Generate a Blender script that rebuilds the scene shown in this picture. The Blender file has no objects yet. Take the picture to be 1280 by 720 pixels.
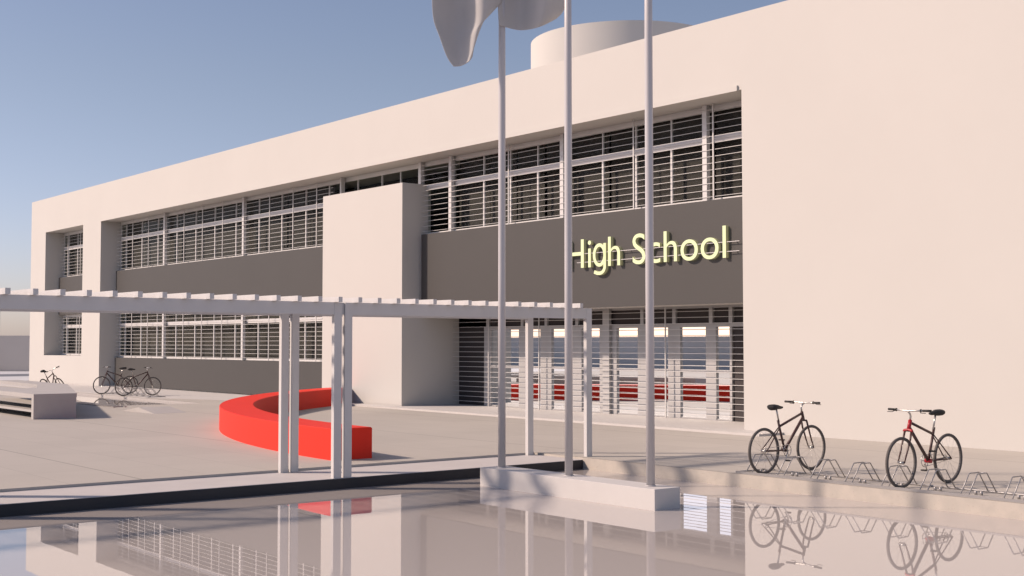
import bpy, bmesh, math, random
from mathutils import Vector, Matrix
random.seed(7)
C = bpy.data.collections.new('place'); bpy.context.scene.collection.children.link(C)
R = math.radians
SX, SY, SEL = -0.645, -0.764, R(34.8)          # where the sun stands

# ------------------------------------------------------------ materials
def mat(name, col, rough=0.7, metal=0.0, spec=0.5, noise=0.0, nscale=2.0, bump=0.0, bscale=40.0, emit=None, estr=0.0):
    m = bpy.data.materials.new(name); m.use_nodes = True
    nt = m.node_tree; b = nt.nodes['Principled BSDF']
    b.inputs['Base Color'].default_value = (*col, 1)
    b.inputs['Roughness'].default_value = rough; b.inputs['Metallic'].default_value = metal
    b.inputs['Specular IOR Level'].default_value = spec
    tc = nt.nodes.new('ShaderNodeTexCoord')
    if noise > 0:
        n = nt.nodes.new('ShaderNodeTexNoise'); n.inputs['Scale'].default_value = nscale
        n.inputs['Detail'].default_value = 8; n.inputs['Roughness'].default_value = 0.6
        nt.links.new(tc.outputs['Object'], n.inputs['Vector'])
        r = nt.nodes.new('ShaderNodeMapRange'); r.inputs['From Min'].default_value = 0.25; r.inputs['From Max'].default_value = 0.75
        r.inputs['To Min'].default_value = 1 - noise; r.inputs['To Max'].default_value = 1 + noise
        nt.links.new(n.outputs['Fac'], r.inputs['Value'])
        v = nt.nodes.new('ShaderNodeVectorMath'); v.operation = 'SCALE'; v.inputs[0].default_value = col
        nt.links.new(r.outputs[0], v.inputs['Scale']); nt.links.new(v.outputs[0], b.inputs['Base Color'])
    if bump > 0:
        n = nt.nodes.new('ShaderNodeTexNoise'); n.inputs['Scale'].default_value = bscale; n.inputs['Detail'].default_value = 5
        nt.links.new(tc.outputs['Object'], n.inputs['Vector'])
        bp = nt.nodes.new('ShaderNodeBump'); bp.inputs['Strength'].default_value = bump; bp.inputs['Distance'].default_value = 0.01
        nt.links.new(n.outputs['Fac'], bp.inputs['Height']); nt.links.new(bp.outputs[0], b.inputs['Normal'])
    if emit:
        b.inputs['Emission Color'].default_value = (*emit, 1); b.inputs['Emission Strength'].default_value = estr
    return m

M = {}
M['plaster'] = mat('white_plaster', (.655, .63, .585), .85, noise=.018, nscale=.35, bump=.08, bscale=60)
M['panel'] = mat('dark_panel', (.068, .064, .060), .6, noise=.04, nscale=.5)
M['frame'] = mat('white_frame_paint', (.74, .72, .70), .45, noise=.03, nscale=3)
M['framegrey'] = mat('grey_frame_paint', (.52, .51, .50), .4, noise=.03, nscale=3)
M['rod'] = mat('grille_paint', (.74, .72, .69), .45)
M['blind'] = mat('brown_blind', (.064, .055, .054), .9, noise=.10, nscale=.8)
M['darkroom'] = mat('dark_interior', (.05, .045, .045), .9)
M['post'] = mat('pergola_paint', (.70, .68, .66), .6, noise=.03, nscale=4, bump=.05)
M['kerb'] = mat('pale_kerb_concrete', (.60, .565, .54), .8, noise=.06, nscale=1.5, bump=.1)
M['slab'] = mat('pale_slab_concrete', (.64, .61, .575), .85, noise=.05, nscale=1.2, bump=.1)
M['plinth'] = mat('plinth_concrete', (.66, .635, .61), .8, noise=.04, nscale=1.6, bump=.1)
M['bench'] = mat('grey_bench_concrete', (.50, .475, .45), .85, noise=.07, nscale=2.0, bump=.15)
M['red'] = mat('red_paint', (.88, .042, .022), .6, spec=.2, noise=.02, nscale=1.0)
M['black_tile'] = mat('black_pool_lining', (.012, .014, .022), .5, noise=.2, nscale=1.5)
M['pole'] = mat('flagpole_metal', (.58, .56, .56), .35, metal=.0, noise=.02, nscale=1)
M['flag'] = mat('grey_flag_cloth', (.55, .53, .51), .9, noise=.04, nscale=3)
M['steel'] = mat('galvanised_steel', (.40, .385, .375), .4, metal=.4)
M['chrome'] = mat('bike_silver', (.55, .53, .5), .3, metal=.8)
M['tyre'] = mat('grey_tyre', (.12, .108, .10), .8)
M['bikeframe'] = mat('dark_bike_paint', (.085, .042, .038), .4)
M['bikered'] = mat('red_bike_paint', (.42, .02, .03), .4)
M['rubber'] = mat('black_rubber', (.03, .028, .027), .7)
M['bwall'] = mat('boundary_wall_render', (.64, .585, .535), .9, noise=.06, nscale=.2)
M['road'] = mat('far_road', (.19, .2, .22), .8, noise=.1, nscale=.3)
M['palepath'] = mat('far_path', (.66, .66, .66), .8, noise=.05, nscale=.3)
M['sign'] = mat('lit_letters', (.10, .10, .06), .5, emit=(1.0, .99, .54), estr=.97)
M['signside'] = mat('letter_sides', (.42, .40, .22), .5, emit=(.9, .86, .5), estr=.10)

def glass_mat(name, tint, refl_ior, extra):
    m = bpy.data.materials.new(name); m.use_nodes = True; nt = m.node_tree; nt.nodes.clear()
    o = nt.nodes.new('ShaderNodeOutputMaterial'); mx = nt.nodes.new('ShaderNodeMixShader')
    t = nt.nodes.new('ShaderNodeBsdfTransparent'); t.inputs[0].default_value = (*tint, 1)
    g = nt.nodes.new('ShaderNodeBsdfGlossy'); g.inputs['Roughness'].default_value = .01
    f = nt.nodes.new('ShaderNodeFresnel'); f.inputs['IOR'].default_value = refl_ior
    a = nt.nodes.new('ShaderNodeMath'); a.operation = 'ADD'; a.inputs[1].default_value = extra; a.use_clamp = True
    nt.links.new(f.outputs[0], a.inputs[0]); nt.links.new(a.outputs[0], mx.inputs[0])
    nt.links.new(t.outputs[0], mx.inputs[1]); nt.links.new(g.outputs[0], mx.inputs[2]); nt.links.new(mx.outputs[0], o.inputs[0])
    return m
M['glass'] = glass_mat('window_glass', (.9, .92, .9), 1.045, 0.0)
M['mirror'] = mat('reflective_door_glass', (.93, .97, 1.0), .012, metal=1.0)

def paving():
    m = bpy.data.materials.new('plaza_paving'); m.use_nodes = True; nt = m.node_tree; L = nt.links
    b = nt.nodes['Principled BSDF']; b.inputs['Roughness'].default_value = .85
    tc = nt.nodes.new('ShaderNodeTexCoord'); sp = nt.nodes.new('ShaderNodeSeparateXYZ'); L.new(tc.outputs['Object'], sp.inputs[0])
    def line(out, period, off, half):
        a = nt.nodes.new('ShaderNodeMath'); a.operation = 'ADD'; a.inputs[1].default_value = off; L.new(out, a.inputs[0])
        p = nt.nodes.new('ShaderNodeMath'); p.operation = 'PINGPONG'; p.inputs[1].default_value = period/2; L.new(a.outputs[0], p.inputs[0])
        c = nt.nodes.new('ShaderNodeMath'); c.operation = 'LESS_THAN'; c.inputs[1].default_value = half; L.new(p.outputs[0], c.inputs[0])
        return c.outputs[0]
    ly = line(sp.outputs['Y'], 1.03, -7.25+1.03*40, .008)
    ly2 = line(sp.outputs['Y'], 4.12, -7.25+4.12*10, .014)
    lx = line(sp.outputs['X'], 1.55, 13.2+1.55*40, .007)
    n = nt.nodes.new('ShaderNodeTexNoise'); n.inputs['Scale'].default_value = .35; n.inputs['Detail'].default_value = 9; n.inputs['Roughness'].default_value = .65
    L.new(tc.outputs['Object'], n.inputs['Vector'])
    n3 = nt.nodes.new('ShaderNodeTexNoise'); n3.inputs['Scale'].default_value = 30; n3.inputs['Detail'].default_value = 4
    L.new(tc.outputs['Object'], n3.inputs['Vector'])
    # slab to slab tone
    fx = nt.nodes.new('ShaderNodeVectorMath'); fx.operation = 'SNAP'; fx.inputs[1].default_value = (1.55, 1.03, 100)
    ad = nt.nodes.new('ShaderNodeVectorMath'); ad.operation = 'ADD'; ad.inputs[1].default_value = (13.2+62, -7.25+41.2, 0)
    L.new(tc.outputs['Object'], ad.inputs[0]); L.new(ad.outputs[0], fx.inputs[0])
    wn = nt.nodes.new('ShaderNodeTexWhiteNoise'); L.new(fx.outputs[0], wn.inputs['Vector'])
    def madd(x, k, c):
        q = nt.nodes.new('ShaderNodeMath'); q.operation = 'MULTIPLY_ADD'; q.inputs[1].default_value = k; q.inputs[2].default_value = c; L.new(x, q.inputs[0]); return q.outputs[0]
    def mul(x, y):
        q = nt.nodes.new('ShaderNodeMath'); q.operation = 'MULTIPLY'; L.new(x, q.inputs[0]); L.new(y, q.inputs[1]); return q.outputs[0]
    f = mul(madd(n.outputs['Fac'], .22, .89), madd(wn.outputs['Value'], .05, .975))
    f = mul(f, madd(n3.outputs['Fac'], .12, .94))
    f = mul(f, madd(ly, -.16, 1)); f = mul(f, madd(ly2, -.38, 1)); f = mul(f, madd(lx, -.13, 1))
    v = nt.nodes.new('ShaderNodeVectorMath'); v.operation = 'SCALE'; v.inputs[0].default_value = (.505, .468, .415); L.new(f, v.inputs['Scale'])
    L.new(v.outputs[0], b.inputs['Base Color'])
    bp = nt.nodes.new('ShaderNodeBump'); bp.inputs['Strength'].default_value = .15; bp.inputs['Distance'].default_value = .01
    L.new(n3.outputs['Fac'], bp.inputs['Height']); L.new(bp.outputs[0], b.inputs['Normal'])
    return m
M['paving'] = paving()

def poolwall():
    m = bpy.data.materials.new('pitted_pool_wall'); m.use_nodes = True; nt = m.node_tree; L = nt.links
    b = nt.nodes['Principled BSDF']; b.inputs['Roughness'].default_value = .8
    tc = nt.nodes.new('ShaderNodeTexCoord')
    v = nt.nodes.new('ShaderNodeTexVoronoi'); v.inputs['Scale'].default_value = 22; L.new(tc.outputs['Object'], v.inputs['Vector'])
    n = nt.nodes.new('ShaderNodeTexNoise'); n.inputs['Scale'].default_value = 6; n.inputs['Detail'].default_value = 8; L.new(tc.outputs['Object'], n.inputs['Vector'])
    cr = nt.nodes.new('ShaderNodeValToRGB'); cr.color_ramp.elements[0].position = .05; cr.color_ramp.elements[0].color = (.44, .38, .32, 1)
    cr.color_ramp.elements[1].position = .16; cr.color_ramp.elements[1].color = (.56, .515, .45, 1)
    L.new(v.outputs['Distance'], cr.inputs[0])
    c2 = nt.nodes.new('ShaderNodeValToRGB'); c2.color_ramp.elements[0].position = .35; c2.color_ramp.elements[0].color = (.93, .93, .93, 1)
    c2.color_ramp.elements[1].position = .7; c2.color_ramp.elements[1].color = (1.06, 1.04, 1.03, 1); L.new(n.outputs['Fac'], c2.inputs[0])
    mx = nt.nodes.new('ShaderNodeMix'); mx.data_type = 'RGBA'; mx.blend_type = 'MULTIPLY'; mx.inputs[0].default_value = 1
    L.new(cr.outputs[0], mx.inputs[6]); L.new(c2.outputs[0], mx.inputs[7]); L.new(mx.outputs[2], b.inputs['Base Color'])
    bp = nt.nodes.new('ShaderNodeBump'); bp.inputs['Strength'].default_value = .4; bp.inputs['Distance'].default_value = .01
    L.new(n.outputs['Fac'], bp.inputs['Height']); L.new(bp.outputs[0], b.inputs['Normal'])
    return m
M['poolwall'] = poolwall()

def water():
    m = bpy.data.materials.new('still_water'); m.use_nodes = True; nt = m.node_tree; L = nt.links
    b = nt.nodes['Principled BSDF']; b.inputs['Base Color'].default_value = (.56, .51, .475, 1)
    b.inputs['Roughness'].default_value = .0; b.inputs['IOR'].default_value = 1.5
    tc = nt.nodes.new('ShaderNodeTexCoord')
    n = nt.nodes.new('ShaderNodeTexNoise'); n.inputs['Scale'].default_value = 1.3; n.inputs['Detail'].default_value = 2
    L.new(tc.outputs['Object'], n.inputs['Vector'])
    bp = nt.nodes.new('ShaderNodeBump'); bp.inputs['Strength'].default_value = .008; bp.inputs['Distance'].default_value = .02
    L.new(n.outputs['Fac'], bp.inputs['Height']); L.new(bp.outputs[0], b.inputs['Normal'])
    return m
M['water'] = water()

# ------------------------------------------------------------ mesh helpers
class MB:
    def __init__(s): s.bm = bmesh.new()
    def box(s, x0, x1, y0, y1, z0, z1):
        v = [s.bm.verts.new(p) for p in ((x0,y0,z0),(x1,y0,z0),(x1,y1,z0),(x0,y1,z0),(x0,y0,z1),(x1,y0,z1),(x1,y1,z1),(x0,y1,z1))]
        for f in ((3,2,1,0),(4,5,6,7),(0,1,5,4),(1,2,6,5),(2,3,7,6),(3,0,4,7)): s.bm.faces.new([v[i] for i in f])
        return s
    def quad(s, *pts):
        s.bm.faces.new([s.bm.verts.new(p) for p in pts]); return s
    def prism(s, poly, z0, z1):
        a = [s.bm.verts.new((x, y, z0)) for x, y in poly]; b = [s.bm.verts.new((x, y, z1)) for x, y in poly]
        n = len(poly)
        s.bm.faces.new(a[::-1]); s.bm.faces.new(b)
        for i in range(n): s.bm.faces.new((a[i], a[(i+1) % n], b[(i+1) % n], b[i]))
        return s
    def tube(s, pts, r, seg=8, close=False, radii=None):
        pts = [Vector(p) for p in pts]; n = len(pts); rings = []
        up = None
        for i, p in enumerate(pts):
            if close: d = (pts[(i+1) % n] - pts[i-1])
            else: d = (pts[min(i+1, n-1)] - pts[max(i-1, 0)])
            d.normalize()
            if up is None:
                up = Vector((0,0,1)) if abs(d.z) < .9 else Vector((1,0,0))
            a = (up - d*up.dot(d)).normalized(); up = a; b = d.cross(a)
            rr = radii[i] if radii else r
            rings.append([s.bm.verts.new(p + a*math.cos(2*math.pi*k/seg)*rr + b*math.sin(2*math.pi*k/seg)*rr) for k in range(seg)])
        m = n if close else n-1
        for i in range(m):
            A, B = rings[i], rings[(i+1) % n]
            for k in range(seg):
                f = s.bm.faces.new((A[k], A[(k+1) % seg], B[(k+1) % seg], B[k])); f.smooth = True
        if not close:
            s.bm.faces.new(rings[0][::-1]); s.bm.faces.new(rings[-1])
        return s
    def ring(s, cx, cy, cz, Rr, r, n=40, seg=8):     # ring in the YZ plane
        return s.tube([(cx, cy+Rr*math.cos(2*math.pi*i/n), cz+Rr*math.sin(2*math.pi*i/n)) for i in range(n)], r, seg, close=True)
    def build(s, name, material, parent=None, smooth=False, bevel=0):
        if bevel: bmesh.ops.bevel(s.bm, geom=s.bm.edges[:], offset=bevel, segments=2, affect='EDGES', profile=.5)
        bmesh.ops.recalc_face_normals(s.bm, faces=s.bm.faces)
        if smooth:
            for f in s.bm.faces: f.smooth = True
        me = bpy.data.meshes.new(name); s.bm.to_mesh(me); s.bm.free()
        me.materials.append(material if not isinstance(material, str) else M[material])
        o = bpy.data.objects.new(name, me); C.objects.link(o)
        if parent: o.parent = parent
        return o
def tag(o, label=None, cat=None, group=None, kind=None):
    if label: o['label'] = label
    if cat: o['category'] = cat
    if group: o['group'] = group
    if kind: o['kind'] = kind
    return o
def empty(name, loc=(0,0,0), rot=(0,0,0)):
    o = bpy.data.objects.new(name, None); o.location = loc; o.rotation_euler = rot; C.objects.link(o); o.empty_display_size = .3; return o
def kids(o): return [c for c in C.objects if c.parent == o]
def copy_tree(o, parent=None):
    c = o.copy(); C.objects.link(c); c.parent = parent
    for ch in kids(o): copy_tree(ch, c)
    return c

# ------------------------------------------------------------ ground and pools
WZ = -.20                      # water level
PX, KX, PY = -16.28, -17.6, 14.58   # pool edge, kerb edge, far pool edge
def sheet(xs, ys, skip, z, mb):
    for i in range(len(xs)-1):
        for j in range(len(ys)-1):
            if skip((xs[i]+xs[i+1])/2, (ys[j]+ys[j+1])/2): continue
            mb.quad((xs[i], ys[j], z), (xs[i+1], ys[j], z), (xs[i+1], ys[j+1], z), (xs[i], ys[j+1], z))
g = MB()
BX0, BX1, BY0, BY1 = -54, -39, 15.25, 18.1   # far pool
def inpool(x, y): return (KX < x < 14 and -14 < y < PY) or (BX0 < x < BX1 and BY0 < y < BY1)
sheet([-3000, -95, BX0, BX1, KX, 14, 3000], [-3000, -14, PY, BY0, BY1, 3000], inpool, 0, g)
g.quad((BX0, BY0, 0), (-42, BY0, 0), (BX0, BY1, 0))
tag(g.build('ground', 'paving'), kind='structure')
k = MB().box(KX, PX, -14, PY-.002, -.5, -.04)
tag(k.build('pool_kerb', 'kerb'), kind='structure')
tag(MB().box(KX-.05, KX, -14, PY, -.5, -.002).build('plaza_edge', 'bench'), kind='structure')
tag(MB().box(PX, PX+.02, -14, PY-.02, -.5, -.046).build('pool_lining', 'black_tile'), kind='structure')
w = MB(); w.box(KX, 14, PY, PY+.25, -.5, -.003)
tag(w.build('pool_wall', 'poolwall'), kind='structure')
tag(MB().quad((PX, -14, WZ), (14, -14, WZ), (14, PY, WZ), (PX, PY, WZ)).build('water', 'water'), kind='structure')
tag(MB().box(14, 14.25, -14, PY, -.5, -.003).build('pool_wall', 'poolwall'), kind='structure')
tag(MB().box(KX, 14.25, -14.25, -14, -.5, -.003).build('pool_wall', 'poolwall'), kind='structure')
fw = MB(); fw.prism([(BX0, BY1), (-42, BY0), (BX1, BY0), (BX1, BY1)], -.3, -.07)
tag(fw.build('water', 'water'), kind='structure')
fr = MB(); fr.prism([(BX0, BY1), (-42, BY0), (-42.2, BY0-.002), (BX0-.2, BY1)], -.3, -.004)
fr.box(-42, BX1, BY0-.12, BY0, -.3, -.004).box(BX1, BX1+.12, BY0-.12, BY1, -.3, -.004).box(BX0, BX1+.12, BY1, BY1+.12, -.3, -.004)
tag(fr.build('pool_wall', 'bench'), kind='structure')
# pale slab walks along the building
tag(MB().prism([(-35.3, 21.5), (-35.3, 21.1), (-34.9, 20.95), (-17.6, 20.75), (-17.6, 21.55), (-18.7, 21.55), (-18.7, 23.9), (-32.4, 23.9), (-32.4, 21.5)], -.1, .05).build('entrance_slab', 'slab'), kind='structure')
tag(MB().prism([(-67.4, 18.22), (-44.0, 18.22), (-40.6, 19.6), (-37.2, 19.9), (-37.2, 21.5), (-37.22, 21.5), (-37.22, 22.2), (-57.5, 22.2), (-57.5, 21.5), (-67.4, 21.5)], -.1, .012).build('pavement', 'slab'), kind='structure')
# far road beyond the building's end
tag(MB().quad((-93, -18, .006), (-84, -18, .006), (-84, 45, .006), (-93, 45, .006)).build('pavement', 'palepath'), kind='structure')
tag(MB().quad((-78, -18, .006), (-68.6, -18, .006), (-68.6, 45, .006), (-78, 45, .006)).build('pavement', 'palepath'), kind='structure')
tag(MB().quad((-84, -18, .004), (-78, -18, .004), (-78, 45, .004), (-84, 45, .004)).build('road', 'road'), kind='structure')

# ------------------------------------------------------------ boundary walls
o = MB(); o.prism([(-106, 12), (-74, 52), (-74.3, 52.2), (-106.3, 12.2)], -.1, 2.55); 
tag(o.build('boundary_wall', 'bwall'), 'long plain beige wall far behind the left end of the school', 'wall')
o = MB(); o.box(-106, 30, -20.3, -20, -.1, 2.5)
tag(o.build('boundary_wall', 'bwall'), 'long plain wall facing the school, mirrored in its entrance glass', 'wall')

# ------------------------------------------------------------ the school
S = empty('school_building', (-43, 21.55, 0))
tag(S, 'long white two storey school with dark panels, barred windows and a lit High School sign', 'school')
def sp(mb, name, m, parent=None, **k):
    o = mb.build(name, m, None, **k)
    if parent is None:
        o.parent = S; o.matrix_parent_inverse = Matrix.Translation((43, -21.55, 0))
    else:
        o.parent = parent
    return o
YF = 21.55
ZT, ZS, ZP, ZM = 9.40, 7.66, 5.34, 3.63
XR = -2.0
w = MB()
w.box(-67.45, XR, YF, YF+.3, ZS, ZT)                 # parapet band
w.box(-67.45, -65.2, YF, 23.0, 0, ZS)                # end pier
w.box(-59.86, -57.55, YF, 23.0, 0, ZS)               # pier
w.box(-65.2, -59.86, YF, 23.0, 0, 1.38)
w.box(-18.7, XR, YF, 24.2, 0, ZS)                    # right hand blank wall
w.box(-65.2, -59.86, 22.26, 23.0, 3.45, ZP-.02)
w.box(-57.55, -18.7, 22.26, 23.0, ZM, ZP-.02)        # backing of the panels
w.box(-32.37, -18.7, 22.26, 23.9, 2.915, ZM)         # entrance soffit
w.box(-32.37, -18.7, 23.0, 23.9, ZM, 3.9)
w.box(-57.55, -37.19, 22.26, 23.0, 0, 1.29)
w.box(-67.45, -18.7, 22.75+.25, 24.2, ZS+.02, ZT)    # roof edge behind
w.box(-67.45, XR, YF+.3, 23.0, ZS, ZS+.25)           # soffit
sp(w, 'wall', 'plaster')
w = MB(); w.box(-67.45, XR, 24.2, 40, 8.7, 8.95); sp(w, 'roof', 'slab')
w = MB(); w.box(-67.45, -67.15, 23.0, 40, 0, ZT); w.box(XR-.3, XR, 24.2, 40, 0, ZT); w.box(-67.15, XR-.3, 39.7, 40, 0, ZT); sp(w, 'wall', 'plaster')
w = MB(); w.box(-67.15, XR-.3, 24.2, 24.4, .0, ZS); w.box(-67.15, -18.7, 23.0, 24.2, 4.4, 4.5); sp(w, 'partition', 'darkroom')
w = MB(); w.box(-37.19, -32.37, YF, 22.62, 2.0, 6.935); w.box(-37.19, -32.37, YF, 23.9, 0, 2.0); w.box(-37.19, -32.37, 22.62, 23.9, 2.0, 3.6)
sp(w, 'projecting_block', 'plaster')
# thin drip board under the parapet
w = MB(); w.box(-57.55, -18.80, YF-.045, YF-.002, ZS-.02, ZS+.105); sp(w, 'drip_board', 'plaster')
# dark panels
for nm, a in (('x', (-57.2, -37.2, 22.15, 22.255, ZM, ZP)), ('x', (-57.2, -37.2, 22.15, 22.255, .06, 1.32)),
              ('x', (-64.9, -59.88, 22.15, 22.255, 3.45, ZP)), ('x', (-32.2, -18.71, 22.15, 22.255, 2.9, ZP))):
    sp(MB().box(*a), 'panel', 'panel')
# roof drum
n = 72; cx, cy, r = -31.25, 30, 3.26
sp(MB().prism([(cx+r*math.cos(2*math.pi*i/n), cy+r*math.sin(2*math.pi*i/n)) for i in range(n)], 8.9, 12.3), 'roof_drum', 'plaster')
for f in C.objects['roof_drum'].data.polygons:
    if abs(f.normal.z) < .5: f.use_smooth = True
C.objects['roof_drum'].data.update()
try:
    me = C.objects['roof_drum'].data
    for e in me.edges: pass
    bm = bmesh.new(); bm.from_mesh(me)
    for e in bm.edges:
        if len(e.link_faces) == 2 and e.calc_face_angle(0) > 1: e.smooth = False
    bm.to_mesh(me); bm.free()
except Exception as ex: print(ex)

def window(x0, x1, z0, z1, mull, zt, gverts, posts, x_blind=None, step=.16, yg=22.30, yf=22.52, thin=.035):
    f = MB(); t = .05
    f.box(x0, x1, yf-.04, yf+.05, z1-.14, z1)                    # head
    f.box(x0, x1, yf-.09, yf+.05, z0, z0+.07)                   # sill rail
    f.box(x0, x0+t, yf-.04, yf+.05, z0+.07, z1-.14); f.box(x1-t, x1, yf-.04, yf+.05, z0+.07, z1-.14)
    f.box(x0+t, x1-t, yf-.05, yf+.05, zt-.075, zt+.075)
    f.box(x0+t, x1-t, yf-.065, yf-.052, zt-.012, zt+.03)
    for mx in mull:
        f.box(mx-thin/2-.012, mx+thin/2+.012, yf-.03, yf+.03, z0+.07, zt-.075)
        f.box(mx-thin/2, mx+thin/2, yf-.028, yf+.03, zt+.075, z1-.14)
    W = sp(f, 'window', 'frame')
    gl = sp(MB().box(x0+t/2, x1-t/2, yf+.0, yf+.006, z0+.03, z1-.1), 'glass', 'glass', W); gl.parent = W
    bl = MB()
    a = x0
    edges = [x0] + list(mull) + [x1]
    for i in range(len(edges)-1):
        if x_blind and edges[i+1] > x_blind[0] and edges[i] < x_blind[1]: continue
        dy = random.uniform(0, .12)
        bl.box(edges[i]+.012, edges[i+1]-.012, yf+.2+dy, yf+.21+dy, z0+.02, z1-.05)
    sp(bl, 'blind', 'blind', W)
    rods = MB(); z = z0+.10
    gx0, gx1 = x0+.02, x1-.02
    if x_blind:
        segs = ((gx0, x_blind[0]), (x_blind[1]+.1, gx1))
    else: segs = ((gx0, gx1),)
    while z < z1-.05:
        for a, b in segs:
            if b > a: rods.box(a, b, yg-.0055, yg+.0055, z-.0055, z+.0055)
        z += step
    for gx in gverts: rods.box(gx-.018, gx+.018, yg-.03, yg-.010, z0, z1)
    sp(rods, 'grille', 'rod', W)
    for px in posts: sp(MB().box(px-.07, px+.07, yg+.012, yf-.095, z0, z1), 'post', 'frame', W)
    return W
Lm = [-56.85, -55.0, -53.2, -51.2, -49.3, -47.5, -45.6, -43.65, -41.84, -40.04, -38.4]
lg = [-55.55, -53.75, -50.0, -48.2, -46.35, -42.4, -40.6, -38.9]
lp = [-52.15, -44.65]
window(-57.5, -31.0, ZP+.003, ZS-.005, Lm + [-36.5, -35.0, -33.9, -32.6], ZP+1.50, lg + [-37.25], lp + [-37.3, -32.55], x_blind=(-37.8, -32.55))
window(-57.5, -37.2, 1.325, ZM-.003, Lm, 2.83, lg, lp)
window(-31.0, -18.72, ZP+.003, ZS-.005, [-31.0, -29.46, -28.2, -26.97, -25.85, -24.3, -23.05, -21.8, -20.6], ZP+1.50, [-28.02, -22.92, -20.22], [-30.92, -25.75, -20.53])
window(-65.18, -59.88, ZP+.003, ZS-.005, [-64.5, -63.2, -61.9], ZP+1.50, [-64.0, -62.2], [])
window(-65.18, -59.88, 1.385, 3.445, [-64.5, -63.2, -61.9], 2.83, [-64.0, -62.2], [])
# dark pane in front of the room above the projecting block is left open

# entrance screen
YE = 23.70
fr_x = [(-30.95, -30.62), (-29.25, -28.95), (-28.25, -27.75), (-26.85, -26.45), (-25.7, -25.02), (-24.2, -23.88), (-23.08, -22.65), (-21.76, -21.42), (-20.97, -20.9)]
scr = MB()
for a, b in fr_x: scr.box(a, b, YE-.05, YE+.08, .05, 2.38)
scr.box(-30.95, -18.7, YE-.055, YE+.08, 2.38, 2.48)
for a, b in fr_x: scr.box((a+b)/2-.06, (a+b)/2+.06, YE-.05, YE+.08, 2.48, 2.86)
scr.box(-30.95, -18.7, YE-.055, YE+.08, 2.86, 2.915)
E_ = sp(scr, 'entrance_screen', 'framegrey')
xs = [-30.62] + [v for ab in fr_x[1:] for v in ab][:-1]
sp(MB().box(-20.9, -18.7, YE, YE+.03, .055, 2.379), 'dark_reflection_pane', 'blind')  # end pane coloured dark to stand in for a dark reflection in the glass
for i in range(0, len(xs)-1, 2):
    d = sp(MB().box(xs[i], xs[i+1], YE, YE+.03, .055, 2.379), 'door', 'mirror')
    sp(MB().box(xs[i], xs[i+1], YE-.045, YE-.002, 1.235, 1.30), 'door_rail', 'framegrey', d)
    sp(MB().box(xs[i], xs[i+1], YE-.03, YE-.002, .055, .09), 'kick_rail', 'framegrey', d)
sp(MB().box(-32.37, -18.7, YE+.02, YE+.04, 2.485, 2.855), 'upper_pane', 'blind')
sp(MB().box(-32.35, -30.96, YE+.02, YE+.06, .055, 2.9), 'side_door', 'darkroom')
gr = MB(); z = .33-.153
while z < 2.88:
    gr.box(-32.36, -18.71, YE-.21, YE-.198, z-.006, z+.006); z += .153
for gx in (-30.5, -28.1, -23.0): gr.box(gx-.014, gx+.014, YE-.24, YE-.212, .05, 2.9)
sp(gr, 'grille', 'rod')
for px in (-25.35,): sp(MB().box(px-.13, px+.13, YE-.14, YE-.052, .05, 2.914), 'post', 'framegrey')

# ------------------------------------------------------------ sign letters
SG = empty('sign', (-22.3, 21.9, 4.3)); SG.parent = S; SG.matrix_parent_inverse = Matrix.Translation((43, -21.55, 0))
def textmesh(s, ext=0.0):
    cu = bpy.data.curves.new('t', 'FONT'); cu.body = s; cu.size = 1; cu.extrude = ext; cu.resolution_u = 6; cu.offset = -.002
    ob = bpy.data.objects.new('t', cu); C.objects.link(ob)
    bpy.context.view_layer.update()
    me = bpy.data.meshes.new_from_object(ob.evaluated_get(bpy.context.evaluated_depsgraph_get()))
    bpy.data.objects.remove(ob); bpy.data.curves.remove(cu)
    return me
def ext(me): return min(v.co.x for v in me.vertices), max(v.co.x for v in me.vertices), min(v.co.y for v in me.vertices), max(v.co.y for v in me.vertices)
TXT = 'High School'
full = ext(textmesh(TXT)); Hh = ext(textmesh('H'))
X0, X1 = -25.24, -19.64
sx = (X1-X0)/(full[1]-full[0]); sz = .75/Hh[3]
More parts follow.
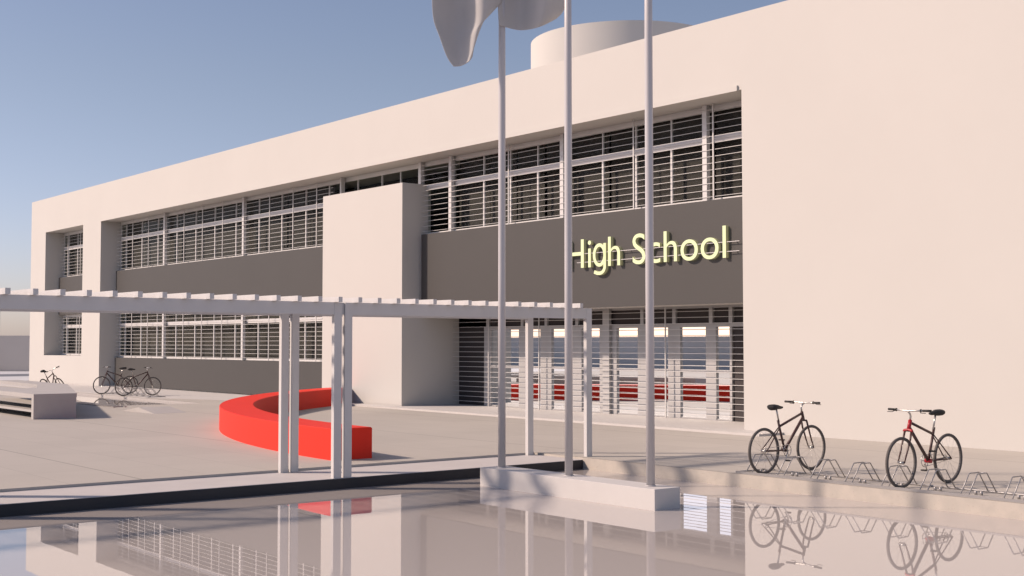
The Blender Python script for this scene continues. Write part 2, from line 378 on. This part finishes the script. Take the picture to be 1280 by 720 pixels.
for i, ch in enumerate(TXT):
    if ch == ' ': continue
    e = ext(textmesh(TXT[:i+1])); gme = textmesh(ch, ext=.042); ge = ext(gme)
    if ch == 'g':      # single storey g: bowl, stem and hook as one stroke outline
        gw = ge[1]-ge[0]; hw = .040; xr = ge[1]-hw; g0 = ge[0]; bmg = bmesh.new()
        def stroke(path, closed):
            n_ = len(path); L1 = []; 
            for q in range(n_):
                pa = Vector(path[q-1] if (closed or q) else path[q]); pb = Vector(path[(q+1) % n_] if (closed or q < n_-1) else path[q])
                t_ = (pb-pa).normalized(); nn = Vector((-t_.y, t_.x))*hw; c0 = Vector(path[q])
                L1.append([bmg.verts.new((c0.x+k_*nn.x, c0.y+k_*nn.y, zz)) for zz in (-.042, .042) for k_ in (-1, 1)])
            for q in range(n_ if closed else n_-1):
                A_, B_ = L1[q], L1[(q+1) % n_]
                for i0, i1 in ((0, 1), (1, 3), (3, 2), (2, 0)): bmg.faces.new((A_[i0], A_[i1], B_[i1], B_[i0]))
            if not closed:
                for A_ in (L1[0], L1[-1]): bmg.faces.new((A_[0], A_[1], A_[3], A_[2]))
        cxg = (g0+hw+xr)/2; rx = (xr-g0-hw)/2; ry = .235; cyg = .275
        stroke([(cxg+rx*math.cos(2*math.pi*q/36), cyg+ry*math.sin(2*math.pi*q/36)) for q in range(36)], True)
        stroke([(xr, .545), (xr, .30), (xr, .0)] + [(xr-.0-(rx*1.0)*(1-math.cos(a_)), -.0-.155*math.sin(a_)) for a_ in [math.pi*.5*q/8 for q in range(1, 9)]] + [(cxg-.07, -.150), (g0+hw, -.115)], False)
        bmesh.ops.recalc_face_normals(bmg, faces=bmg.faces)
        gme = bpy.data.meshes.new('g'); bmg.to_mesh(gme); bmg.free()
    off = e[1]-ge[1]
    for v in gme.vertices:
        x, y, z = v.co
        v.co = (X0 + (x+off-full[0])*sx + 22.3, -z+.19, y*sz + 3.945 - 4.3)
    gme.materials.append(M['sign']); gme.materials.append(M['signside']); gme.update()
    for p_ in gme.polygons: p_.material_index = 0 if abs(p_.normal.y) > .7 else 1
    o = bpy.data.objects.new('letter', gme); C.objects.link(o); o.parent = SG
rl = MB()
for z in (-.21+.0, .015): rl.box(-2.55, 3.05, .165, .176, z-.007, z+.007)
for x in (-2.2, -.6, 1.2, 2.9): rl.box(x-.008, x+.008, .177, .25, -.216, -.204).box(x-.008, x+.008, .177, .25, .009, .021)
o = rl.build('rail', 'frame'); o.parent = SG

# ------------------------------------------------------------ plinth, flagpoles, flags
t = MB().box(-15.36, -11.63, 11.66, 12.13, -.4, .073).build('flag_plinth', 'plinth', bevel=.006)
tag(t, 'long low pale concrete block standing in the water under the flagpoles', 'plinth')
labs = ['round grey flagpole farthest from the red bench end of the plinth', '', '']
for i, (x, lab) in enumerate(((-15.128, 'leftmost metal flagpole, the one carrying the grey flags'),
                              (-13.585, 'middle metal flagpole on the plinth, in front of the sign\'s first letter'),
                              (-11.945, 'rightmost metal flagpole on the plinth, in front of the word School'))):
    P = empty('flagpole', (x, 11.90, .073)); tag(P, lab, 'flagpole', 'flagpoles on the plinth in the water')
    MB().tube([(0,0,0), (0,0,3), (0,0,6), (0,0,9.3)], .058, 20, radii=[.058, .056, .054, .045]).build('shaft', 'pole', P)
    MB().tube([(0,0,0.0), (0,0,.015)], .07, 20).build('base_collar', 'pole', P)
    MB().tube([(0,0,9.3), (0,0,9.34), (0,0,9.40), (0,0,9.44)], .05, 16, radii=[.03, .06, .06, .02]).build('finial', 'chrome', P)
LAT = Vector((.6245, .781, 0)); DEP = Vector((-.781, .6245, 0))
def cloth(name, rows, lab):
    # rows: list of rows (top to bottom) of (lateral, z, depth)
    o = MB(); ring = []
    def cr(a, b, c, d, t):
        return .5*((2*b)+(-a+c)*t+(2*a-5*b+4*c-d)*t*t+(-a+3*b-3*c+d)*t**3)
    def dens(line, k):
        L_ = [Vector(p) for p in line]; out = []
        for i in range(len(L_)-1):
            a = L_[max(i-1, 0)]; b = L_[i]; c = L_[i+1]; d = L_[min(i+2, len(L_)-1)]
            for j in range(k): out.append(cr(a, b, c, d, j/k))
        out.append(L_[-1]); return out
    R1 = [dens(r_, 8) for r_ in rows]
    cols = [dens(c_, 8) for c_ in zip(*R1)]
    g_ = [[o.bm.verts.new(LAT*p.x + DEP*p.z + Vector((0,0,p.y))) for p in c_] for c_ in cols]
    for i in range(len(g_)-1):
        for j in range(len(g_[0])-1):
            o.bm.faces.new((g_[i][j], g_[i+1][j], g_[i+1][j+1], g_[i][j+1]))
    ob = o.build(name, 'flag', smooth=True); ob.location = (-15.13, 11.90, 0)
    m = ob.modifiers.new('thick', 'SOLIDIFY'); m.thickness = .006
    tag(ob, lab, 'flag'); return ob
cloth('flag', [
  [(-.02, 8.9, -.09), (-.35, 8.7, -.22), (-.7, 8.45, .05), (-.98, 8.2, -.15)],
  [(-.02, 8.0, -.09), (-.32, 7.85, -.26), (-.68, 7.7, .08), (-1.06, 7.5, -.15)],
  [(.0, 7.24, -.09), (-.30, 6.98, -.24), (-.66, 7.0, .08), (-1.055, 6.98, -.12)],
  [(-.18, 7.08, -.10), (-.37, 6.74, -.22), (-.66, 6.62, .02), (-.955, 6.66, -.12)],
  [(-.36, 6.76, -.12), (-.43, 6.47, -.18), (-.63, 6.35, -.04), (-.84, 6.35, -.10)],
  [(-.45, 6.34, -.13), (-.50, 6.27, -.15), (-.63, 6.22, -.06), (-.74, 6.205, -.09)]],
  'drooping grey flag whose folded tip hangs left of its pole')
cloth('flag', [
  [(-.05, 8.9, -.10), (.3, 8.95, .12), (.62, 8.9, -.22), (1.0, 8.95, .05)],
  [(-.05, 8.0, -.10), (.3, 8.05, .12), (.62, 8.0, -.24), (1.02, 8.1, .05)],
  [(-.06, 7.3, -.10), (.3, 7.3, .10), (.66, 7.3, -.26), (.99, 7.42, .05)],
  [(-.05, 6.95, -.10), (.28, 6.93, .06), (.62, 6.9, -.24), (.96, 7.12, .04)],
  [(-.04, 6.84, -.10), (.28, 6.80, .04), (.58, 6.79, -.20), (.84, 6.97, .02)]],
  'grey flag with a straight lower hem spread right of its pole')

# ------------------------------------------------------------ pergola
PG = empty('pergola', (-16.9, 4.8, -.04)); tag(PG, 'long low white slatted pergola on twin posts along the pool kerb', 'pergola')
PI_ = Matrix.Translation((16.9, -4.8, .04))
def pp(mb, name, m='post', parent=None, **kw):
    o = mb.build(name, m, **kw); o.parent = parent or PG
    if parent is None: o.matrix_parent_inverse = PI_
    return o
XN, XB = -16.30, -17.50      # outer faces of the two rows
ZB0, ZB1 = 2.39, 2.572
def run(xf, ys, yend):
    last = -15.6
    for a in ys:
        last_end = a
        pp(MB().box(xf-.07, xf, last, a, ZB0, ZB1), 'beam')
        if a >= yend-.3:
            pp(MB().box(xf-.073, xf+.003, a, a+.125, -.04, ZB1-.002), 'post'); last = a+.125
        else:
            pp(MB().box(xf-.073, xf+.003, a, a+.13, -.04, ZB1-.002), 'post')
            pp(MB().box(xf-.073, xf+.003, a+.185, a+.31, -.04, ZB1-.002), 'post')
            pp(MB().box(xf-.05, xf-.025, a+.13, a+.185, ZB0, ZB1-.004), 'spacer')
            last = a+.31
run(XN, [9.65-5.12*k for k in (4, 3, 2, 1, 0)] + [14.69], 14.69)
run(XB, [9.42-4.96*k for k in (4, 3, 2, 1, 0)] + [14.36], 14.36)
y = 4.857 - .342*58
while y < 14.75:
    pp(MB().box(-17.80, -16.17, y, y+.066, ZB1+.0, ZB1+.078), 'slat'); y += .342

# ------------------------------------------------------------ red curved bench
c = (-17.9, 31.87); Ro, Ri = 21.0, 20.22; a0, a1 = math.radians(-91.45), math.radians(-149.2)
outer = [(c[0]+Ro*math.cos(a0+(a1-a0)*i/90), c[1]+Ro*math.sin(a0+(a1-a0)*i/90)) for i in range(91)]
inner = [(c[0]+Ri*math.cos(a0+(a1-a0)*i/90), c[1]+Ri*math.sin(a0+(a1-a0)*i/90)) for i in range(91)]
mb = MB()
for i in range(90):
    p, q, r_, s_ = outer[i], outer[i+1], inner[i+1], inner[i]
    V = [mb.bm.verts.new((x, y, z)) for z in (0, .53) for x, y in (p, q, r_, s_)]
    fs = [(4,5,6,7), (0,1,5,4), (2,3,7,6), (3,2,1,0)]
    if i == 0: fs.append((3,0,4,7))
    if i == 89: fs.append((1,2,6,5))
    for f in fs: mb.bm.faces.new([V[k] for k in f])
bmesh.ops.remove_doubles(mb.bm, verts=mb.bm.verts, dist=1e-5)
mb.bm.normal_update()
for e in mb.bm.edges: e.smooth = e.calc_face_angle(0) < .5
for f in mb.bm.faces: f.smooth = True
bmesh.ops.bevel(mb.bm, geom=[e for e in mb.bm.edges if e.calc_face_angle(0) > .5 and min(v.co.z for v in e.verts) > .3], offset=.012, segments=2, affect='EDGES')
tag(mb.build('curved_bench', 'red'), 'big red arc shaped solid bench on the plaza', 'bench')

# ------------------------------------------------------------ concrete bench at the left
B = empty('concrete_bench', (-33.3, 11.3, 0)); tag(B, 'chunky grey concrete bench, hollow underneath, left of the plaza', 'bench')
BI = Matrix.Translation((33.3, -11.3, 0))
def bp_(mb, name, m='bench', **kw):
    o = mb.build(name, m, **kw); o.parent = B; o.matrix_parent_inverse = BI
P_ = [(-33.42, 10.80), (-33.42, 11.93), (-41.1, 14.36), (-47, 14.6), (-47, 13.9), (-41.3, 13.45), (-38.4, 12.5), (-37.9, 11.95), (-47, 12.15), (-47, 11.0)]
bp_(MB().prism(P_, .54, .65), 'top_slab')
bp_(MB().prism([(-33.25, 10.75), (-33.25, 11.86), (-33.42, 11.92), (-33.42, 10.75)], 0, .652), 'end_panel')
bp_(MB().prism([(-33.42, 10.85), (-33.42, 11.74), (-38.0, 11.85), (-47, 12.05), (-47, 11.05)], .165, .225), 'lower_shelf')
bp_(MB().prism([(-33.42, 11.745), (-33.42, 11.90), (-41.1, 14.3), (-41.1, 14.15)], 0, .54), 'back_panel')
# low ramp wedge beyond
m_ = MB(); b4 = [(-36.0, 14.2), (-33.8, 14.25), (-33.9, 15.25), (-36.0, 15.2)]
vs = [m_.bm.verts.new((x, y, .001)) for x, y in b4]; r1 = m_.bm.verts.new((-34.95, 14.25, .14)); r2 = m_.bm.verts.new((-34.95, 15.2, .14))
for f in ((vs[0], vs[1], r1), (vs[1], vs[2], r2, r1), (vs[2], vs[3], r2), (vs[3], vs[0], r1, r2)): m_.bm.faces.new(f)
tag(m_.build('skate_ramp', 'bench'), 'very low concrete wedge ramp lying on the plaza behind the concrete bench', 'ramp')

# ------------------------------------------------------------ bike racks
def rack(name, L_, n, pitch, first):
    K = empty(name)
    MB().box(0, L_, -.012, .012, .0, .034).build('rail', 'steel', K)
    MB().tube([(0, .66, .016), (L_, .66, .016)], .012, 8).build('rail', 'steel', K)
    MB().tube([(0.0, 0, .016), (0.0, .66, .016)], .012, 8).build('crossbar', 'steel', K)
    MB().tube([(L_, 0, .016), (L_, .66, .016)], .012, 8).build('crossbar', 'steel', K)
    for i in range(n):
        x = first + pitch*i; h = MB()
        for dx in (0, .115):
            h.tube([(x+dx, 0, .02), (x+dx, .21, .27), (x+dx, .225, .28), (x+dx, .43, .28), (x+dx, .445, .27), (x+dx, .655, .02)], .0085, 7)
        h.tube([(x, .43, .28), (x+.115, .43, .28)], .007, 6)
        h.build('wheel_holder', 'steel', K)
        for fx in (.02, .10): MB().tube([(x+fx, .33, 0.0), (x+fx, .33, .05)], .02, 8).build('foot', 'steel', K)
    return K
K1 = rack('bike_rack', 8.0, 13, .595, .19); K1.location = (-12.86, PY+.05, .0)
tag(K1, 'long low metal bike rack on the pool edge by the blank white wall', 'bike rack', 'bike racks')
K2 = rack('bike_rack', 4.6, 7, .6, .3); K2.location = (-48.6, 18.3, .012)
tag(K2, 'shorter metal bike rack in front of the dark panels at the far end', 'bike rack', 'bike racks')

# ------------------------------------------------------------ bicycles
def bicycle(accent=False):
    K = empty('bicycle'); r = .345
    for wy in (0, 1.12):
        wl = MB(); wl.ring(0, wy, r, .315, .011, 44, 6)
        for i in range(18):
            a = 2*math.pi*i/18; s = .03 if i % 2 else -.03
            wl.tube([(s, wy+.02*math.cos(a+1.2), r+.02*math.sin(a+1.2)), (0, wy+.31*math.cos(a), r+.31*math.sin(a))], .0013, 4)
        wl.tube([(-.045, wy, r), (.045, wy, r)], .02, 10)
        W = wl.build('wheel', 'chrome', K)
        MB().ring(0, wy, r, .326, .0225, 48, 8).build('tyre', 'tyre', W)
    ht, hb, st, bb, rh = (0, .90, .905), (0, .935, .80), (0, .33, .79), (0, .48, .335), (0, 0, r)
    f = MB()
    f.tube([ht, hb], .022, 10); f.tube([(0, .90, .88), (0, .365, .70)], .019, 10); f.tube([(0, .93, .82), bb], .023, 10)
    f.tube([st, bb], .018, 10)
    for s in (-1, 1):
        f.tube([(s*.012, .365, .69), (s*.05, .06, .40), (s*.055, 0, r)], .009, 7)
        f.tube([(s*.02, .46, .335), (s*.055, .12, .34), (s*.055, 0, r)], .010, 7)
    f.tube([(-.04, .48, .335), (.04, .48, .335)], .026, 10)
    F = f.build('frame', 'bikeframe', K)
    if accent:
        MB().tube([(0, .897, .912), (0, .938, .79)], .026, 10).build('head_badge', 'bikered', F)
        MB().tube([(-.046, .48, .335), (.046, .48, .335)], .03, 10).build('bracket_shell', 'bikered', F)
    k_ = MB(); k_.tube([(-.055, .95, .77), (.055, .95, .77)], .014, 8)
    k_.tube([(0, .94, .80), (0, .952, .765)], .018, 8)
    for s in (-1, 1): k_.tube([(s*.05, .952, .765), (s*.056, .985, .66), (s*.052, 1.05, .50), (s*.05, 1.12, r)], .012, 8, radii=[.015, .014, .012, .009])
    k_.tube([(-.052, 1.12, r), (.052, 1.12, r)], .008, 6)
    FK = k_.build('fork', 'bikeframe', K)
    if accent: MB().tube([(-.064, .955, .755), (-.06, .95, .775), (0, .947, .785), (.06, .95, .775), (.064, .955, .755)], .019, 8).build('fork_crown', 'bikered', FK)
    MB().tube([(0, .355, .76), (0, .29, .985)], .0135, 10).build('seat_post', 'chrome', K)
    s_ = MB(); prof = [(-.12, .055, .022), (-.09, .085, .038), (-.02, .078, .038), (.05, .045, .028), (.12, .022, .02), (.165, .018, .014)]
    rings = []
    for (yy, hw, hh) in prof:
        rings.append([s_.bm.verts.new((hw*math.cos(2*math.pi*q/12), .27+yy, 1.0+hh*math.sin(2*math.pi*q/12)*(1 if math.sin(2*math.pi*q/12) > 0 else 1.4) - (.012 if yy > .1 else 0))) for q in range(12)])
    for i in range(len(rings)-1):
        for q in range(12): s_.bm.faces.new((rings[i][q], rings[i][(q+1) % 12], rings[i+1][(q+1) % 12], rings[i+1][q]))
    s_.bm.faces.new(rings[0]); s_.bm.faces.new(rings[-1][::-1])
    s_.build('saddle', 'rubber', K, smooth=True)
    h = MB(); h.tube([(0, .90, .90), (0, .887, .965), (0, .90, 1.0), (0, .96, 1.04)], .014, 8)
    h.tube([(-.33, .91, 1.05), (-.12, .95, 1.045), (0, .96, 1.04), (.12, .95, 1.045), (.33, .91, 1.05)], .0115, 8)
    H = h.build('handlebar', 'chrome', K)
    for s in (-1, 1):
        MB().tube([(s*.335, .909, 1.05), (s*.215, .931, 1.048)], .0165, 8).build('grip', 'rubber', H)
        b_ = MB().tube([(s*.20, .935, 1.048), (s*.185, .937, 1.048)], .022, 8); b_.tube([(s*.19, .95, 1.045), (s*.22, .99, 1.02), (s*.30, .985, 1.02)], .005, 5); b_.build('brake_lever', 'rubber', H)
    c_ = MB(); c_.ring(.055, .48, .335, .088, .006, 32, 6)
    for i in range(5):
        a = 2*math.pi*i/5; c_.tube([(.055, .48, .335), (.055, .48+.085*math.cos(a), .335+.085*math.sin(a))], .005, 5)
    c_.tube([(.07, .48, .335), (.075, .40, .19)], .009, 6); c_.tube([(-.07, .48, .335), (-.075, .56, .48)], .009, 6)
    c_.tube([(.055, .48, .42), (.052, 0, .385)], .004, 5); c_.tube([(.055, .48, .25), (.052, 0, .305)], .004, 5); c_.ring(.05, 0, .345, .042, .006, 24, 6)
    D = c_.build('crankset', 'chrome', K)
    MB().box(.08, .16, .37, .43, .18, .20).build('pedal', 'rubber', D); MB().box(-.16, -.08, .53, .59, .47, .49).build('pedal', 'rubber', D)
    return K
b1 = bicycle(False); b2 = bicycle(True)
b1.location = (-12.47, 14.81, .0); tag(b1, 'dark bicycle in the long rack, saddle nearest the pool and handlebar towards the wall', 'bicycle', 'bicycles in the racks')
b2.location = (-10.09, 15.93, .0); b2.rotation_euler = (0, 0, math.pi); tag(b2, 'dark bicycle with red fork and red bottom bracket, handlebar over the pool edge', 'bicycle', 'bicycles in the racks')
for (x, y, rz, tilt, lab, src) in ((-48.1, 19.25, math.pi, 0, 'bicycle at the far rack with handlebar on its left, beside the shaded pier side', b1),
                             (-45.8, 18.1, 0, 0, 'bicycle at the far rack with handlebar on its right, before the dark panel', b1),
                             (-47.5, 15.9, .75, -.38, 'leaning bicycle half hidden behind the concrete bench, against the white pier', b1)):
    o = copy_tree(src); o.location = (x, y, .012); o.rotation_euler = (0, tilt, rz); o['label'] = lab
# drain grate beside the far pool
gt = MB()
for i in range(16): gt.box(-43.2+i*.36, -43.03+i*.36, 16.0-.3, 16.28-.3, .001, .03) if False else None
for i in range(14): gt.box(-41.6+i*.26, -41.47+i*.26, 14.72, 15.02, .0, .03)
gt.box(-41.7, -37.9, 14.66, 14.715, 0, .035); gt.box(-41.7, -37.9, 15.025, 15.08, 0, .035)
tag(gt.build('drain_grate', 'steel'), 'narrow slotted drain grate in the plaza in front of the far pool', 'grate')

# ------------------------------------------------------------ camera, sun, sky
sc = bpy.context.scene
cam = bpy.data.cameras.new('camera'); co = bpy.data.objects.new('camera', cam); sc.collection.objects.link(co)
co.location = (0, 0, 1.95)
pt = math.atan(70/1575)
d = Vector((-.78098, .62456, 0))*math.cos(pt) + Vector((0, 0, math.sin(pt)))
co.rotation_euler = d.to_track_quat('-Z', 'Y').to_euler()
cam.sensor_width = 36; cam.lens = 36*1575/1280; cam.clip_start = .1; cam.clip_end = 6000
sc.camera = co
sv = Vector((SX, SY, 0)).normalized()*math.cos(SEL) + Vector((0, 0, math.sin(SEL)))
sl = bpy.data.lights.new('sun', 'SUN'); so = bpy.data.objects.new('sun', sl); sc.collection.objects.link(so)
so.rotation_euler = sv.to_track_quat('Z', 'Y').to_euler(); sl.energy = 4.2; sl.angle = R(3.0); sl.color = (1, .80, .665)
W = bpy.data.worlds.new('World'); sc.world = W; W.use_nodes = True
nt = W.node_tree; bg = nt.nodes['Background']; sk = nt.nodes.new('ShaderNodeTexSky'); sk.sky_type = 'NISHITA'
sk.sun_disc = False; sk.sun_elevation = SEL; sk.sun_rotation = math.atan2(SX, SY) % (2*math.pi)
sk.air_density = 1.0; sk.dust_density = 0.7; sk.ozone_density = 1.0
tn = nt.nodes.new('ShaderNodeMix'); tn.data_type = 'RGBA'; tn.blend_type = 'MULTIPLY'; tn.inputs[0].default_value = 1; tn.inputs[7].default_value = (1.06, .905, .92, 1)
nt.links.new(sk.outputs[0], tn.inputs[6])
tcw = nt.nodes.new('ShaderNodeTexCoord'); sw = nt.nodes.new('ShaderNodeSeparateXYZ'); nt.links.new(tcw.outputs['Generated'], sw.inputs[0])
mr = nt.nodes.new('ShaderNodeMapRange'); mr.interpolation_type = 'SMOOTHSTEP'; mr.inputs['From Min'].default_value = 0.0; mr.inputs['From Max'].default_value = .22
mr.inputs['To Min'].default_value = 1; mr.inputs['To Max'].default_value = 0; nt.links.new(sw.outputs['Z'], mr.inputs['Value'])
t2 = nt.nodes.new('ShaderNodeMix'); t2.data_type = 'RGBA'; t2.blend_type = 'MULTIPLY'; nt.links.new(mr.outputs[0], t2.inputs[0]); t2.inputs[7].default_value = (.93, 1.02, 1.30, 1)
nt.links.new(tn.outputs[2], t2.inputs[6]); nt.links.new(t2.outputs[2], bg.inputs[0]); bg.inputs[1].default_value = .115
sc.cycles.diffuse_bounces = 1
sc.view_settings.view_transform = 'Standard'; sc.view_settings.look = 'None'; sc.view_settings.gamma = 1; sc.view_settings.exposure = -0.02
sc.view_settings.use_curve_mapping = False
